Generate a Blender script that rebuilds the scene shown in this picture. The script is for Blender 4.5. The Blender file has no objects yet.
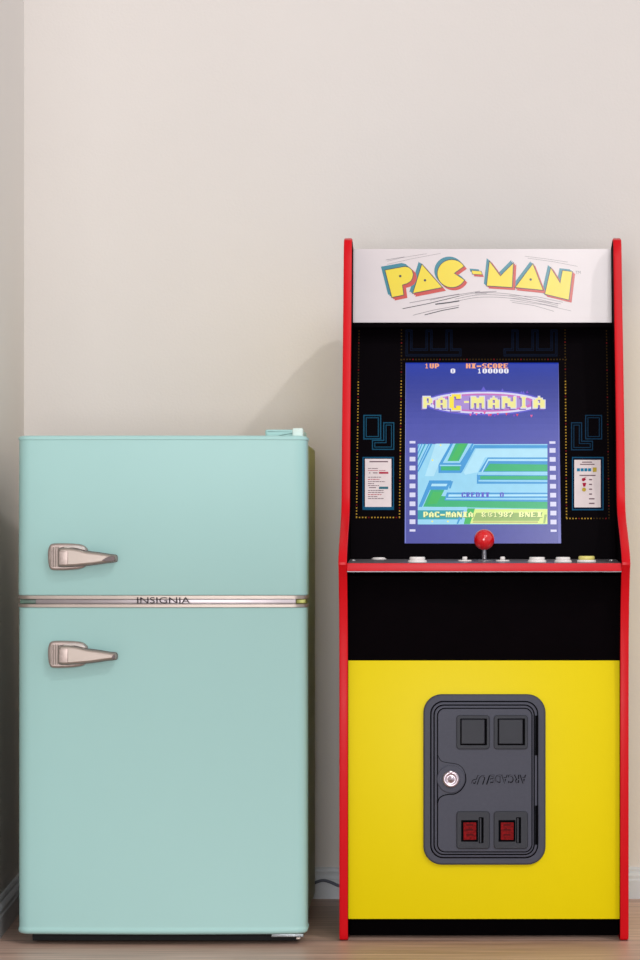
import bpy, bmesh, math, random
from mathutils import Vector
random.seed(7)
C = bpy.context.scene.collection

# ------------------------------------------------------------------ camera frame (metres; camera at x=0,y=0)
F, VX, VY, CZ = 2783.0, 450.0, 548.0, 0.65
def X(px, Y): return (px - VX) * Y / F
def Z(py, Y): return CZ + (VY - py) * Y / F

# ------------------------------------------------------------------ materials
def srgb(c):
    return tuple(((v/255)/12.92 if v/255 <= .04045 else ((v/255+.055)/1.055)**2.4) for v in c)
MATS = {}
def mat(name, rgb, rough=.5, metal=0.0, emit=0.0, coat=0.0, var=0.04, scale=30, bump=0.0, spec=None):
    if name in MATS: return MATS[name]
    m = bpy.data.materials.new(name); m.use_nodes = True
    nt = m.node_tree; b = nt.nodes['Principled BSDF']
    c = srgb(rgb)
    b.inputs['Roughness'].default_value = rough
    b.inputs['Metallic'].default_value = metal
    b.inputs['Coat Weight'].default_value = coat
    b.inputs['Coat Roughness'].default_value = .22
    if spec is not None: b.inputs['Specular IOR Level'].default_value = spec
    tc = nt.nodes.new('ShaderNodeTexCoord'); n = nt.nodes.new('ShaderNodeTexNoise')
    n.inputs['Scale'].default_value = scale; n.inputs['Detail'].default_value = 3
    nt.links.new(tc.outputs['Object'], n.inputs['Vector'])
    r = nt.nodes.new('ShaderNodeValToRGB')
    r.color_ramp.elements[0].position = .3; r.color_ramp.elements[1].position = .7
    r.color_ramp.elements[0].color = (*[v*(1-var) for v in c], 1)
    r.color_ramp.elements[1].color = (*[min(1, v*(1+var)) for v in c], 1)
    nt.links.new(n.outputs['Fac'], r.inputs['Fac'])
    if emit > 0:
        b.inputs['Base Color'].default_value = (0.01, 0.01, 0.01, 1)
        nt.links.new(r.outputs['Color'], b.inputs['Emission Color'])
        b.inputs['Emission Strength'].default_value = emit
    else:
        nt.links.new(r.outputs['Color'], b.inputs['Base Color'])
    if bump > 0:
        bp = nt.nodes.new('ShaderNodeBump'); bp.inputs['Strength'].default_value = bump
        bp.inputs['Distance'].default_value = .002
        nt.links.new(n.outputs['Fac'], bp.inputs['Height']); nt.links.new(bp.outputs['Normal'], b.inputs['Normal'])
    MATS[name] = m
    return m

def wall_mat():
    m = mat('wall_paint', (222, 215, 210), rough=.8, var=.012, scale=3)
    nt = m.node_tree; b = nt.nodes['Principled BSDF']
    tc = nt.nodes.new('ShaderNodeTexCoord')
    n = nt.nodes.new('ShaderNodeTexNoise'); n.inputs['Scale'].default_value = 220; n.inputs['Detail'].default_value = 4
    nt.links.new(tc.outputs['Object'], n.inputs['Vector'])
    n2 = nt.nodes.new('ShaderNodeTexNoise'); n2.inputs['Scale'].default_value = 6; n2.inputs['Detail'].default_value = 2
    nt.links.new(tc.outputs['Object'], n2.inputs['Vector'])
    mx = nt.nodes.new('ShaderNodeMath'); mx.operation = 'MULTIPLY_ADD'; mx.inputs[1].default_value = 6
    nt.links.new(n2.outputs['Fac'], mx.inputs[0]); nt.links.new(n.outputs['Fac'], mx.inputs[2])
    bp = nt.nodes.new('ShaderNodeBump'); bp.inputs['Strength'].default_value = .25; bp.inputs['Distance'].default_value = .0012
    nt.links.new(mx.outputs[0], bp.inputs['Height']); nt.links.new(bp.outputs['Normal'], b.inputs['Normal'])
    return m

def floor_mat():
    m = bpy.data.materials.new('wood_laminate'); m.use_nodes = True
    nt = m.node_tree; b = nt.nodes['Principled BSDF']; b.inputs['Roughness'].default_value = .42
    tc = nt.nodes.new('ShaderNodeTexCoord')
    br = nt.nodes.new('ShaderNodeTexBrick')
    br.offset = .5; br.inputs['Scale'].default_value = 1.0
    br.inputs['Brick Width'].default_value = 6.0; br.inputs['Row Height'].default_value = .145
    br.inputs['Mortar Size'].default_value = .0015; br.inputs['Mortar Smooth'].default_value = .3
    br.inputs['Color1'].default_value = (*srgb((204, 174, 160)), 1)
    br.inputs['Color2'].default_value = (*srgb((190, 158, 144)), 1)
    br.inputs['Mortar'].default_value = (*srgb((110, 86, 70)), 1)
    mo = nt.nodes.new('ShaderNodeMapping'); mo.inputs['Location'].default_value = (2.4, .03, 0)
    nt.links.new(tc.outputs['Object'], mo.inputs['Vector']); nt.links.new(mo.outputs['Vector'], br.inputs['Vector'])
    mp = nt.nodes.new('ShaderNodeMapping'); mp.inputs['Scale'].default_value = (2.2, 38, 1)
    nt.links.new(tc.outputs['Object'], mp.inputs['Vector'])
    n = nt.nodes.new('ShaderNodeTexNoise'); n.inputs['Scale'].default_value = 2.0; n.inputs['Detail'].default_value = 6
    n.inputs['Distortion'].default_value = .6
    nt.links.new(mp.outputs['Vector'], n.inputs['Vector'])
    r = nt.nodes.new('ShaderNodeValToRGB')
    r.color_ramp.elements[0].position = .3; r.color_ramp.elements[0].color = (.62, .56, .52, 1)
    r.color_ramp.elements[1].position = .68; r.color_ramp.elements[1].color = (1.08, 1.06, 1.04, 1)
    nt.links.new(n.outputs['Fac'], r.inputs['Fac'])
    mx = nt.nodes.new('ShaderNodeMix'); mx.data_type = 'RGBA'; mx.blend_type = 'MULTIPLY'; mx.inputs[0].default_value = 1
    nt.links.new(br.outputs['Color'], mx.inputs[6]); nt.links.new(r.outputs['Color'], mx.inputs[7])
    nt.links.new(mx.outputs[2], b.inputs['Base Color'])
    bp = nt.nodes.new('ShaderNodeBump'); bp.inputs['Strength'].default_value = .15; bp.inputs['Distance'].default_value = .001
    nt.links.new(n.outputs['Fac'], bp.inputs['Height']); nt.links.new(bp.outputs['Normal'], b.inputs['Normal'])
    return m

# ------------------------------------------------------------------ mesh builder
class MB:
    def __init__(s): s.v, s.f, s.fm, s.sm, s.mats = [], [], [], [], []
    def mi(s, m):
        if m not in s.mats: s.mats.append(m)
        return s.mats.index(m)
    def add(s, vs, fs, m, smooth=False):
        o = len(s.v); s.v += [tuple(v) for v in vs]; k = s.mi(m)
        for f in fs: s.f.append([o+i for i in f]); s.fm.append(k); s.sm.append(smooth)
    def loops(s, rings, m, smooth=False, cap0=True, cap1=True, closed=False):
        n = len(rings[0]); vs = [v for r in rings for v in r]; fs = []
        R = len(rings)
        for a in range(R if closed else R-1):
            b = (a+1) % R
            for i in range(n):
                j = (i+1) % n
                fs.append((a*n+i, a*n+j, b*n+j, b*n+i))
        s.add(vs, fs, m, smooth)
        if not closed:
            if cap0: s.add(rings[0], [tuple(reversed(range(n)))], m)
            if cap1: s.add(rings[-1], [tuple(range(n))], m)
    def box(s, x0, x1, y0, y1, z0, z1, m, bevel=0.0):
        bm = bmesh.new(); bmesh.ops.create_cube(bm, size=1)
        for v in bm.verts:
            v.co = ((x0+x1)/2+v.co.x*(x1-x0), (y0+y1)/2+v.co.y*(y1-y0), (z0+z1)/2+v.co.z*(z1-z0))
        if bevel > 0: bmesh.ops.bevel(bm, geom=bm.edges[:], offset=bevel, segments=3, affect='EDGES', profile=.5)
        s.frombm(bm, m, bevel > 0)
    def frombm(s, bm, m, smooth=False):
        bm.verts.ensure_lookup_table(); bm.verts.index_update()
        s.add([v.co[:] for v in bm.verts], [[v.index for v in f.verts] for f in bm.faces], m, smooth); bm.free()
    def lathe(s, prof, cx, cy, cz, m, seg=32, axis='Z', smooth=True):
        rings = []
        for r, h in prof:
            ring = []
            for k in range(seg):
                a = 2*math.pi*k/seg
                if axis == 'Z': ring.append((cx+r*math.cos(a), cy+r*math.sin(a), cz+h))
                elif axis == 'Y': ring.append((cx+r*math.cos(a), cy-h, cz+r*math.sin(a)))
            rings.append(ring)
        s.loops(rings, m, smooth)
    def plate(s, poly, yb, yf, m, bevel=.001, m_front=None, segs=3):
        """poly = list of (x,z) ; extruded from depth yb towards the viewer side yf, rounded front rim"""
        if area(poly) < 0: poly = poly[::-1]
        rings = [[(x, yb, z) for x, z in poly]]
        for k in range(segs+1):
            a = math.pi/2*k/segs
            q = offset(poly, -bevel*(1-math.cos(a)))
            rings.append([(x, yf+bevel*(1-math.sin(a)), z) for x, z in q])
        s.loops(rings, m, False, cap1=m_front is None)
        if m_front is not None: s.add(rings[-1], [tuple(range(len(poly)))], m_front)
    def build(s, name, parent=None, autosmooth=True):
        me = bpy.data.meshes.new(name); me.from_pydata(s.v, [], s.f)
        for m in s.mats: me.materials.append(m)
        for p, k, sm in zip(me.polygons, s.fm, s.sm): p.material_index = k; p.use_smooth = sm
        bm = bmesh.new(); bm.from_mesh(me); bmesh.ops.remove_doubles(bm, verts=bm.verts, dist=1e-6)
        bmesh.ops.recalc_face_normals(bm, faces=[f for f in bm.faces]) if getattr(s, 'recalc', False) else None
        bm.to_mesh(me); bm.free()
        o = bpy.data.objects.new(name, me); C.objects.link(o)
        if parent is not None:
            o.parent = parent
            base = parent; loc = Vector((0, 0, 0))
            while base is not None: loc += base.location; base = base.parent
            o.location = -loc
            if parent.type == 'MESH' : o.location = (0, 0, 0)
        return o

def area(p): return sum(p[i][0]*p[(i+1) % len(p)][1]-p[(i+1) % len(p)][0]*p[i][1] for i in range(len(p)))/2
def offset(p, d):
    """positive d grows a CCW polygon"""
    n = len(p); out = []
    for i in range(n):
        a, b, c = Vector(p[i-1]), Vector(p[i]), Vector(p[(i+1) % n])
        e1 = (b-a); e2 = (c-b)
        if e1.length < 1e-9 or e2.length < 1e-9: out.append(tuple(b)); continue
        e1.normalize(); e2.normalize()
        n1 = Vector((e1.y, -e1.x)); n2 = Vector((e2.y, -e2.x)); m = n1+n2
        if m.length < 1e-6: m = n1.copy()
        m.normalize(); k = max(.35, m.dot(n1)); q = b+m*(d/k); out.append((q.x, q.y))
    return out
def rrect(x0, x1, z0, z1, r, seg=6):
    pts = []
    for cx, cz, a0 in ((x1-r, z0+r, -90), (x1-r, z1-r, 0), (x0+r, z1-r, 90), (x0+r, z0+r, 180)):
        for k in range(seg+1):
            a = math.radians(a0+90*k/seg); pts.append((cx+r*math.cos(a), cz+r*math.sin(a)))
    return pts
def tube(mb, pts, r, m, seg=10):
    rings = []
    for i, p in enumerate(pts):
        p = Vector(p); t = (Vector(pts[min(i+1, len(pts)-1)])-Vector(pts[max(i-1, 0)])).normalized()
        u = t.cross(Vector((0, 0, 1)))
        if u.length < .05: u = t.cross(Vector((0, 1, 0)))
        u.normalize(); w = u.cross(t)
        rings.append([tuple(p+u*r*math.cos(2*math.pi*k/seg)+w*r*math.sin(2*math.pi*k/seg)) for k in range(seg)])
    mb.loops(rings, m, True)
def spline(pts, n=8):
    out = []
    P = [pts[0]]+list(pts)+[pts[-1]]
    for i in range(1, len(P)-2):
        for k in range(n):
            t = k/n; q = []
            for a, b, c, d in zip(P[i-1], P[i], P[i+1], P[i+2]):
                q.append(.5*((2*b)+(-a+c)*t+(2*a-5*b+4*c-d)*t*t+(-a+3*b-3*c+d)*t**3))
            out.append(tuple(q))
    out.append(tuple(pts[-1])); return out

# text outlines as flat mesh data, cached
def text_mesh(txt, bold=0.0, shear=0.0):
    cu = bpy.data.curves.new('t', 'FONT'); cu.body = txt; cu.offset = bold; cu.shear = shear
    cu.resolution_u = 3
    o = bpy.data.objects.new('t', cu); C.objects.link(o)
    dg = bpy.context.evaluated_depsgraph_get(); dg.update()
    me = bpy.data.meshes.new_from_object(o.evaluated_get(dg))
    vs = [(v.co.x, v.co.y) for v in me.vertices]; fs = [list(p.vertices) for p in me.polygons]
    bpy.data.objects.remove(o); bpy.data.curves.remove(cu); bpy.data.meshes.remove(me)
    x0 = min(v[0] for v in vs); x1 = max(v[0] for v in vs); y0 = min(v[1] for v in vs); y1 = max(v[1] for v in vs)
    return [((x-x0)/(x1-x0), (y-y0)/(y1-y0)) for x, y in vs], fs

class Face:
    """A flat sheet standing in the scene through the two heights (Y0,Z0)-(Y1,Z1); draws artwork on it."""
    def __init__(s, mb, Y0, Z0, Y1, Z1):
        s.mb = mb; s.Y0, s.Z0, s.Y1, s.Z1 = Y0, Z0, Y1, Z1
        d = Vector((0, Y1-Y0, Z1-Z0)).normalized(); s.n = Vector((0, -d.z, d.y))
        s.org = Vector((0, Y0, Z0))
    def p(s, px, py, off=0.0):
        d = Vector(((px-VX)/F, 1, (VY-py)/F)); o = Vector((0, 0, CZ))
        t = (s.org-o).dot(s.n)/d.dot(s.n)
        return tuple(o+d*t+s.n*off)
    def poly(s, pts, m, lay=1):
        a = area(pts)
        if a > 0: pts = pts[::-1]           # image y runs downwards
        s.mb.add([s.p(x, y, lay*.0002) for x, y in pts], [tuple(range(len(pts)))], m)
    def rect(s, x0, y0, x1, y1, m, lay=1): s.poly([(x0, y0), (x1, y0), (x1, y1), (x0, y1)], m, lay)
    def line(s, pts, w, m, lay=1, closed=False, w2=None):
        n = len(pts); w2 = w if w2 is None else w2
        L, R = [], []
        for i in range(n):
            a = Vector(pts[i-1] if (i > 0 or closed) else pts[i]); c = Vector(pts[(i+1) % n] if (i < n-1 or closed) else pts[i]); b = Vector(pts[i])
            e1 = (b-a).normalized() if (b-a).length > 1e-6 else (c-b).normalized()
            e2 = (c-b).normalized() if (c-b).length > 1e-6 else e1
            n1 = Vector((e1.y, -e1.x)); n2 = Vector((e2.y, -e2.x)); mm = (n1+n2)
            mm = mm.normalized() if mm.length > 1e-6 else n1
            k = max(.4, mm.dot(n1)); ww = w+(w2-w)*i/max(1, n-1)
            L.append(b+mm*(ww/2/k)); R.append(b-mm*(ww/2/k))
        for i in range(n if closed else n-1):
            j = (i+1) % n
            s.poly([tuple(L[i]), tuple(L[j]), tuple(R[j]), tuple(R[i])], m, lay)
    def text(s, txt, x0, y0, x1, y1, m, lay=1, bold=0.0, shear=0.0, flip=False, skew=0.0):
        vs, fs = text_mesh(txt, bold, shear)
        q = []
        for u, v in vs:
            if flip: u, v = 1-u, 1-v
            q.append(s.p(x0+(x1-x0)*u, y1-(y1-y0)*v+skew*u, lay*.0002))
        s.mb.add(q, fs, m)
    def circle(s, cx, cy, r, m, lay=1, n=20, ry=None):
        ry = ry or r
        s.poly([(cx+r*math.cos(2*math.pi*k/n), cy+ry*math.sin(2*math.pi*k/n)) for k in range(n)], m, lay)

def thing(name, label, cat, loc):
    o = bpy.data.objects.new(name, None); C.objects.link(o); o.location = loc
    o.empty_display_size = .1; o['label'] = label; o['category'] = cat
    return o
def struct(o): o['kind'] = 'structure'; return o

# ------------------------------------------------------------------ the setting
YW = 5.169
XL = X(24, YW)                       # corner of left and back wall
SK = -.054                           # the left wall is slightly out of square
WALL = wall_mat(); FLOOR = floor_mat()
TRIM = mat('white_trim_paint', (205, 208, 214), rough=.4, var=.02)
mb = MB(); mb.box(-1.6, 2.2, 0.5, YW+.12, -.05, 0, FLOOR); struct(mb.build('floor'))
mb = MB(); mb.box(XL-.15, 2.2, YW, YW+.12, 0, 2.7, WALL); struct(mb.build('wall_back'))
def xl(y): return XL+(YW-y)*-SK*1.0
mb = MB()
y0 = 3.0
mb.loops([[(xl(YW)-.1, YW, z), (xl(YW), YW, z), (xl(y0), y0, z), (xl(y0)-.1, y0, z)] for z in (0, 2.7)], WALL)
mb.recalc = True; struct(mb.build('wall_left'))
# moulded baseboards: (out, height) profile swept along the walls
PROF = [(0, 0), (.014, 0), (.014, .034), (.0125, .037), (.0125, .043), (.010, .047), (.0065, .050), (.0065, .054), (.004, .0575), (0, .0575)]
mb = MB(); mb.loops([[(x, YW-o, z) for o, z in PROF] for x in (XL+.0005, 2.2)], TRIM); mb.recalc = True; struct(mb.build('baseboard_back'))
mb = MB(); mb.loops([[(xl(y)+o, y, z) for o, z in PROF] for y in (y0, YW-.0145)], TRIM); mb.recalc = True; struct(mb.build('baseboard_left'))

# ------------------------------------------------------------------ refrigerator
MINT = mat('mint_enamel', (163, 203, 200), rough=.42, spec=.25, var=.012, scale=2)
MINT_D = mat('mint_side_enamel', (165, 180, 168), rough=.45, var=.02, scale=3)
CHROME = mat('warm_chrome', (160, 147, 139), rough=.42, metal=.75, var=.03)
CHROME2 = mat('warm_chrome_dim', (164, 148, 142), rough=.42, metal=.7, var=.1, scale=160)
STEEL = mat('brushed_bar_metal', (150, 140, 142), rough=.35, metal=.8, var=.05)
SHADEM = mat('handle_shade_tone', (72, 62, 62), rough=.3, metal=.8)  # dark tone for the painted shade and reflection on the handles
INK = mat('black_ink', (30, 28, 30), rough=.5)
RUB = mat('black_rubber', (22, 22, 22), rough=.8)
OLIVE = mat('gap_olive_reflection', (128, 128, 60), rough=.35, metal=.4)  # olive reflection put into the colour of the right gap end
YF = 4.55
fx0, fx1 = X(16.6, YF), X(307, YF)
def fz(py): return Z(py, YF)
fridge = thing('refrigerator', 'mint green two door retro refrigerator with chrome handles standing on the wood floor', 'refrigerator', ((fx0+fx1)/2, 4.85, 0))
body_top = fz(437); zb = fz(934.5)
mb = MB()
mb.box(fx0+.016, fx1-.010, 4.615, 5.03, .022, body_top-.002, MINT_D, bevel=.006)
mb.build('body', fridge)

def door_outline(x0, x1, yf, yb, r, bulge, grow=0.0):
    """plan view, CCW seen from above"""
    x0 -= grow; x1 += grow; pts = [(x1, yb), (x0, yb)]
    n = 8
    for k in range(n+1):
        a = math.radians(180+90*k/n); pts.append((x0+r+r*math.cos(a), yf+r+r*math.sin(a)))
    for k in range(1, 10):
        t = k/10; pts.append((x0+r+(x1-x0-2*r)*t, yf-bulge*math.sin(math.pi*t)))
    for k in range(n+1):
        a = math.radians(270+90*k/n); pts.append((x1-r+r*math.cos(a), yf+r+r*math.sin(a)))
    return pts
def door(z0, z1, name, label, lip_top, lip_bot):
    mb = MB(); base = door_outline(fx0, fx1, YF, 4.612, .022, .006)
    if area(base) < 0: base = base[::-1]
    zs = []
    def ring(z, d): return [(x, y, z) for x, y in offset(base, d)]
    R = [ring(z0, -.006), ring(z0+.0012, -.002), ring(z0+.004, 0)]
    if lip_bot: R += [ring(z0+.009, 0), ring(z0+.0102, -.0012), ring(z0+.013, -.0012)]
    if lip_top: R += [ring(z1-.010, -.0012), ring(z1-.0075, -.0012), ring(z1-.0065, 0)]
    else: R += [ring(z1-.005, -.0012 if lip_bot else 0)]
    R += [ring(z1-.003, 0), ring(z1-.001, -.002), ring(z1, -.006)]
    mb.loops(R, MINT, True)
    o = mb.build(name, fridge); o['label'] = label
    return o
def smooth_edges(o, ang=35):
    me = o.data
    bm = bmesh.new(); bm.from_mesh(me); lim = math.radians(ang)
    for e in bm.edges:
        if len(e.link_faces) == 2 and e.calc_face_angle(0) > lim: e.smooth = False
    bm.to_mesh(me); bm.free()
d_up = door(fz(596.5), fz(435.5), 'door', 'upper freezer door', True, False)
d_lo = door(zb, fz(606), 'door', 'lower tall door', False, True)
for d in (d_up, d_lo): smooth_edges(d, 50)
# chrome strips along the meeting edges of both doors
def strip(z0, z1, parent, label):
    mb = MB(); base = door_outline(fx0, fx1, YF-.0015, 4.60, .022, .006, .0008)
    if area(base) < 0: base = base[::-1]
    R = [[(x, y, z) for x, y in offset(base, d)] for z, d in ((z0, -.002), (z0+.0008, 0), (z1-.0008, 0), (z1, -.002))]
    mb.loops(R, CHROME, True)
    # the strip's ends curl round the corners in a darker tone
    o = mb.build('chrome_strip', parent); smooth_edges(o, 50); return o
strip(fz(599.3), fz(595.2), d_up, '')
strip(fz(607.6), fz(603.8), d_lo, '')
# recessed centre bar with the maker's lettering
mb = MB(); mb.box(X(36, YF), X(296, YF), YF-.002, 4.612, fz(603.9), fz(599.2), STEEL, bevel=.0006)
ctr = mb.build('center_bar', fridge)
mb = MB(); f = Face(mb, YF-.0085, fz(610), YF-.0085, fz(590))
f.text('INSIGNIA', 137, 597.2, 190, 603.4, mat('dark_badge_ink', (52, 44, 48), rough=.5, spec=.1), 1)
t = mb.build('maker_lettering', fridge); t['label'] = 'dark lettering on the centre bar'
for xa, xb in ((19.5, 36), (296, 305.5)):
    mb = MB()
    mb.box(X(xa, YF), X(xb, YF), YF+.006, 4.612, fz(603.6), fz(599.4), OLIVE if xa > 100 else mat('gap_green', (84, 112, 98), rough=.4), bevel=.0006)
    mb.build('door_gap_fill', fridge)  # fills the gap between the doors at each end
# hinge cover on the top right corner
mb = MB(); q = rrect(X(266, 4.62), X(303.5, 4.62), body_top-.003, Z(430, 4.62), .003)
mb.plate(q, 4.72, 4.60, MINT, bevel=.004)
mb.box(X(293, 4.59), X(303.5, 4.59), 4.57, 4.61, body_top-.003, Z(428.6, 4.59), mat('pale_plastic', (205, 222, 215), rough=.4), bevel=.002)
mb.build('hinge_cover', fridge)
# lower hinge bracket and feet
mb = MB(); mb.box(X(271, YF), X(303, YF), 4.562, 4.62, zb-.006, zb-.0005, mat('bright_zinc', (150, 155, 158), rough=.4, metal=.8), bevel=.0008)
mb.box(X(296, YF), X(300, YF), 4.560, 4.575, zb-.009, zb-.006, CHROME); mb.build('hinge_bracket', fridge)
for x in (fx0+.045, fx1-.045):
    for y in (4.66, 5.05):
        mb = MB(); mb.lathe([(.0, 0), (.018, 0), (.019, .003), (.016, .008), (.008, .010), (.008, .024), (0, .024)], x, y, 0, RUB, 20); mb.build('leg', fridge)
mb = MB(); mb.box(fx0+.02, fx1-.018, 4.59, 4.64, .003, .0175, RUB); mb.build('under_shade_strip', fridge)  # black strip added to stand for the shade under the doors

def handle(y0, parent, label, tip_w):
    """y0 = photo row of the plate top"""
    root_mb = MB(); yf = YF-.005
    def q(x, y): return (X(x, YF), Z(y, YF))
    def shape(pts): return [q(x, y) for x, y in pts]
    plate = spline([(50.5, y0+3), (53, y0+.6), (60, y0), (74, y0+.3), (83, y0+1.6), (87, y0+4.4), (88.5, y0+7.5), (88.5, y0+20), (87, y0+22.4), (82, y0+25.2), (70, y0+26.6), (55, y0+26.8), (51, y0+24.5), (49.5, y0+18), (49.3, y0+8), (50.5, y0+3)], 4)[:-1]
    root_mb.plate(shape(plate), YF+.004, YF-.018, CHROME2, bevel=.0035, segs=4)
    o = root_mb.build('handle', parent); o['label'] = label; smooth_edges(o)
    for p in o.data.polygons: p.use_smooth = len(p.vertices) == 4
    # raised fluted block and tapering lever
    mb = MB()
    lev = spline([(61, y0+5.2), (68, y0+4.4), (78, y0+5.6), (88, y0+8), (100, y0+9.5), (112, y0+11.4), (117, y0+12), (118.2, y0+13.5), (118.2, y0+16.5), (117, y0+18.2), (108, y0+19.2), (96, y0+21), (86, y0+22), (74, y0+23), (62, y0+23), (60.5, y0+20), (60.5, y0+8), (61, y0+5.2)], 4)[:-1]
    mb.plate(shape(lev), YF-.014, YF-.030, CHROME, bevel=.004, segs=4)
    for x in (51.8, 54.2, 56.6, 59.0): mb.plate(rrect(X(x, YF), X(x+1.3, YF), Z(y0+23.5, YF), Z(y0+3.5, YF), .0006), YF-.0175, YF-.0205, CHROME, bevel=.0008)
    grow = offset([p for p in (shape(lev) if area(shape(lev)) > 0 else shape(lev)[::-1])], .0011)
    mb.plate(grow, YF-.017, YF-.0186, SHADEM, bevel=.0003)  # dark outline standing in for the shade around the lever
    mb.plate(shape([(x+61.5, y0+y) for x, y in ((0, 8), (9, 7), (9, 21.5), (0, 21.5))]), YF-.029, YF-.0312, CHROME2, bevel=.0009)
    l = mb.build('lever', parent); smooth_edges(l)
    for p in l.data.polygons: p.use_smooth = len(p.vertices) == 4
    # dark reflection painted on the lever's tip, bright rib above the lever
    mb = MB()
    xs = 118-tip_w
    tip = spline([(xs, y0+17.2), (xs+tip_w*.35, y0+14), (xs+tip_w*.7, y0+12.6), (116.6, y0+13), (117.4, y0+15), (116.6, y0+17.4), (xs+tip_w*.4, y0+17.9), (xs, y0+17.2)], 3)[:-1]
    mb.plate(shape(tip), YF-.029, YF-.0308, SHADEM, bevel=.0003)
    mb.build('lever_tip_reflection', parent)
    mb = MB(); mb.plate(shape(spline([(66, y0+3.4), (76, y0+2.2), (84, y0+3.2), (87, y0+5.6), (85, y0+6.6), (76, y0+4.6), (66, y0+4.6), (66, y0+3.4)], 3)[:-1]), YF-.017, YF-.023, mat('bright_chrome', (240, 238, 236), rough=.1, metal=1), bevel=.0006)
    mb.build('handle_rib', parent)
handle(543.3, d_up, 'upper door chrome latch handle', 14)
handle(640.6, d_lo, 'lower door chrome latch handle', 4.5)

# ------------------------------------------------------------------ arcade cabinet
RED = mat('red_edge_molding', (206, 6, 22), rough=.36, var=.02, spec=.22)
RED_D = mat('red_deck_edge', (206, 28, 40), rough=.4, var=.03, spec=.25)
BLACK = mat('black_laminate', (7, 4, 6), rough=.8, var=.1, spec=.02)
YEL = mat('yellow_gloss_panel', (228, 206, 0), rough=.4, var=.01, scale=4, spec=.12)
SIDE = mat('yellow_side_art', (228, 205, 10), rough=.4, var=.02)
cab = thing('arcade_cabinet', 'red edged arcade game cabinet with a yellow lower panel and lit game screen', 'arcade machine', (X(484, 4.6), 4.85, 0))
TH = .0135
XLo = X(339.5, 4.6); XRo = X(628.5, 4.6); XLi = XLo+TH; XRi = XRo-TH
prof = [(4.612, .0), (4.604, .0025), (4.600, .011), (4.600, .40), (4.596, .50), (4.586, .56), (4.570, .603), (4.5545, .6225), (4.5545, .6265),
        (4.566, .640), (4.590, .657), (4.622, .676), (4.652, .692), (4.674, .706), (4.688, .722), (4.696, .745), (4.7085, .833), (4.738, .955), (4.766, 1.0575),
        (4.787, 1.150), (4.791, 1.170), (4.799, 1.181), (4.812, 1.1855), (4.83, 1.184), (5.02, 1.137), (5.085, 1.112), (5.12, 1.085), (5.132, 1.055), (5.132, 0)]
def side_panel(x0, x1, label, outer_left):
    inner = [(y, z) for y, z in prof]
    if area(inner) < 0: inner = inner[::-1]
    inner = offset(inner, -.003)
    mb = MB()
    mb.loops([[(x0, y, z) for y, z in inner], [(x1, y, z) for y, z in inner]], BLACK)
    # outer face carries the printed side colour
    xo = x0-.0002 if outer_left else x1+.0002
    mb.add([(xo, y, z) for y, z in offset(inner, -.004)], [tuple(range(len(inner)))], SIDE)
    mb.recalc = False
    o = mb.build('side_panel', cab); o['label'] = label
    mb = MB(); t = x1-x0
    rings = []
    cs = [(0, 0), (-.0003, .0016), (.0009, .0027), (.0026, .003), (t-.0026, .003), (t-.0009, .0027), (t+.0003, .0016), (t, 0)]
    for dx, d in cs: rings.append([(x0+dx, y, z) for y, z in offset(inner, d+.0001)])
    n = len(inner)
    vs = [v for r in rings for v in r]; fs = []
    for a in range(len(cs)-1):
        for i in range(n):
            j = (i+1) % n; fs.append((a*n+i, (a+1)*n+i, (a+1)*n+j, a*n+j))
    mb.add(vs, fs, RED, True); mb.recalc = True
    m = mb.build('edge_molding', o); smooth_edges(m, 30)
side_panel(XLo, XLi, 'left side panel with red edge', True)
side_panel(XRi, XRo, 'right side panel with red edge', False)

# lower yellow front, black middle front, base, back, top
YY = 4.612
mb = MB(); mb.box(XLi+.0003, XRi-.0003, YY, YY+.014, Z(919, YY), Z(660.5, YY), YEL, bevel=.0006); mb.build('front_panel', cab)['label'] = 'yellow lower front panel'
mb = MB(); mb.box(XLi+.0003, XRi-.0003, YY, YY+.014, Z(660.3, YY), .604, BLACK, bevel=.0005); mb.build('front_panel', cab)['label'] = 'black upper front panel'
mb = MB(); mb.box(XLi+.0003, XRi-.0003, YY+.016, 5.10, Z(919, YY)+.001, Z(919, YY)+.014, BLACK)
mb.box(XLi+.0003, XRi-.0003, 4.665, 4.678, 0.001, Z(919, YY), BLACK); mb.build('base_panel', cab)
mb = MB(); mb.box(XLi+.0003, XRi-.0003, 5.105, 5.118, .05, 1.04, BLACK); mb.build('back_panel', cab)
mb = MB(); mb.loops([[(x, 4.852, 1.160), (x, 4.852, 1.168), (x, 5.10, 1.070), (x, 5.10, 1.055)] for x in (XLi+.0003, XRi-.0003)], BLACK); mb.recalc = True
mb.build('top_panel', cab)

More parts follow.
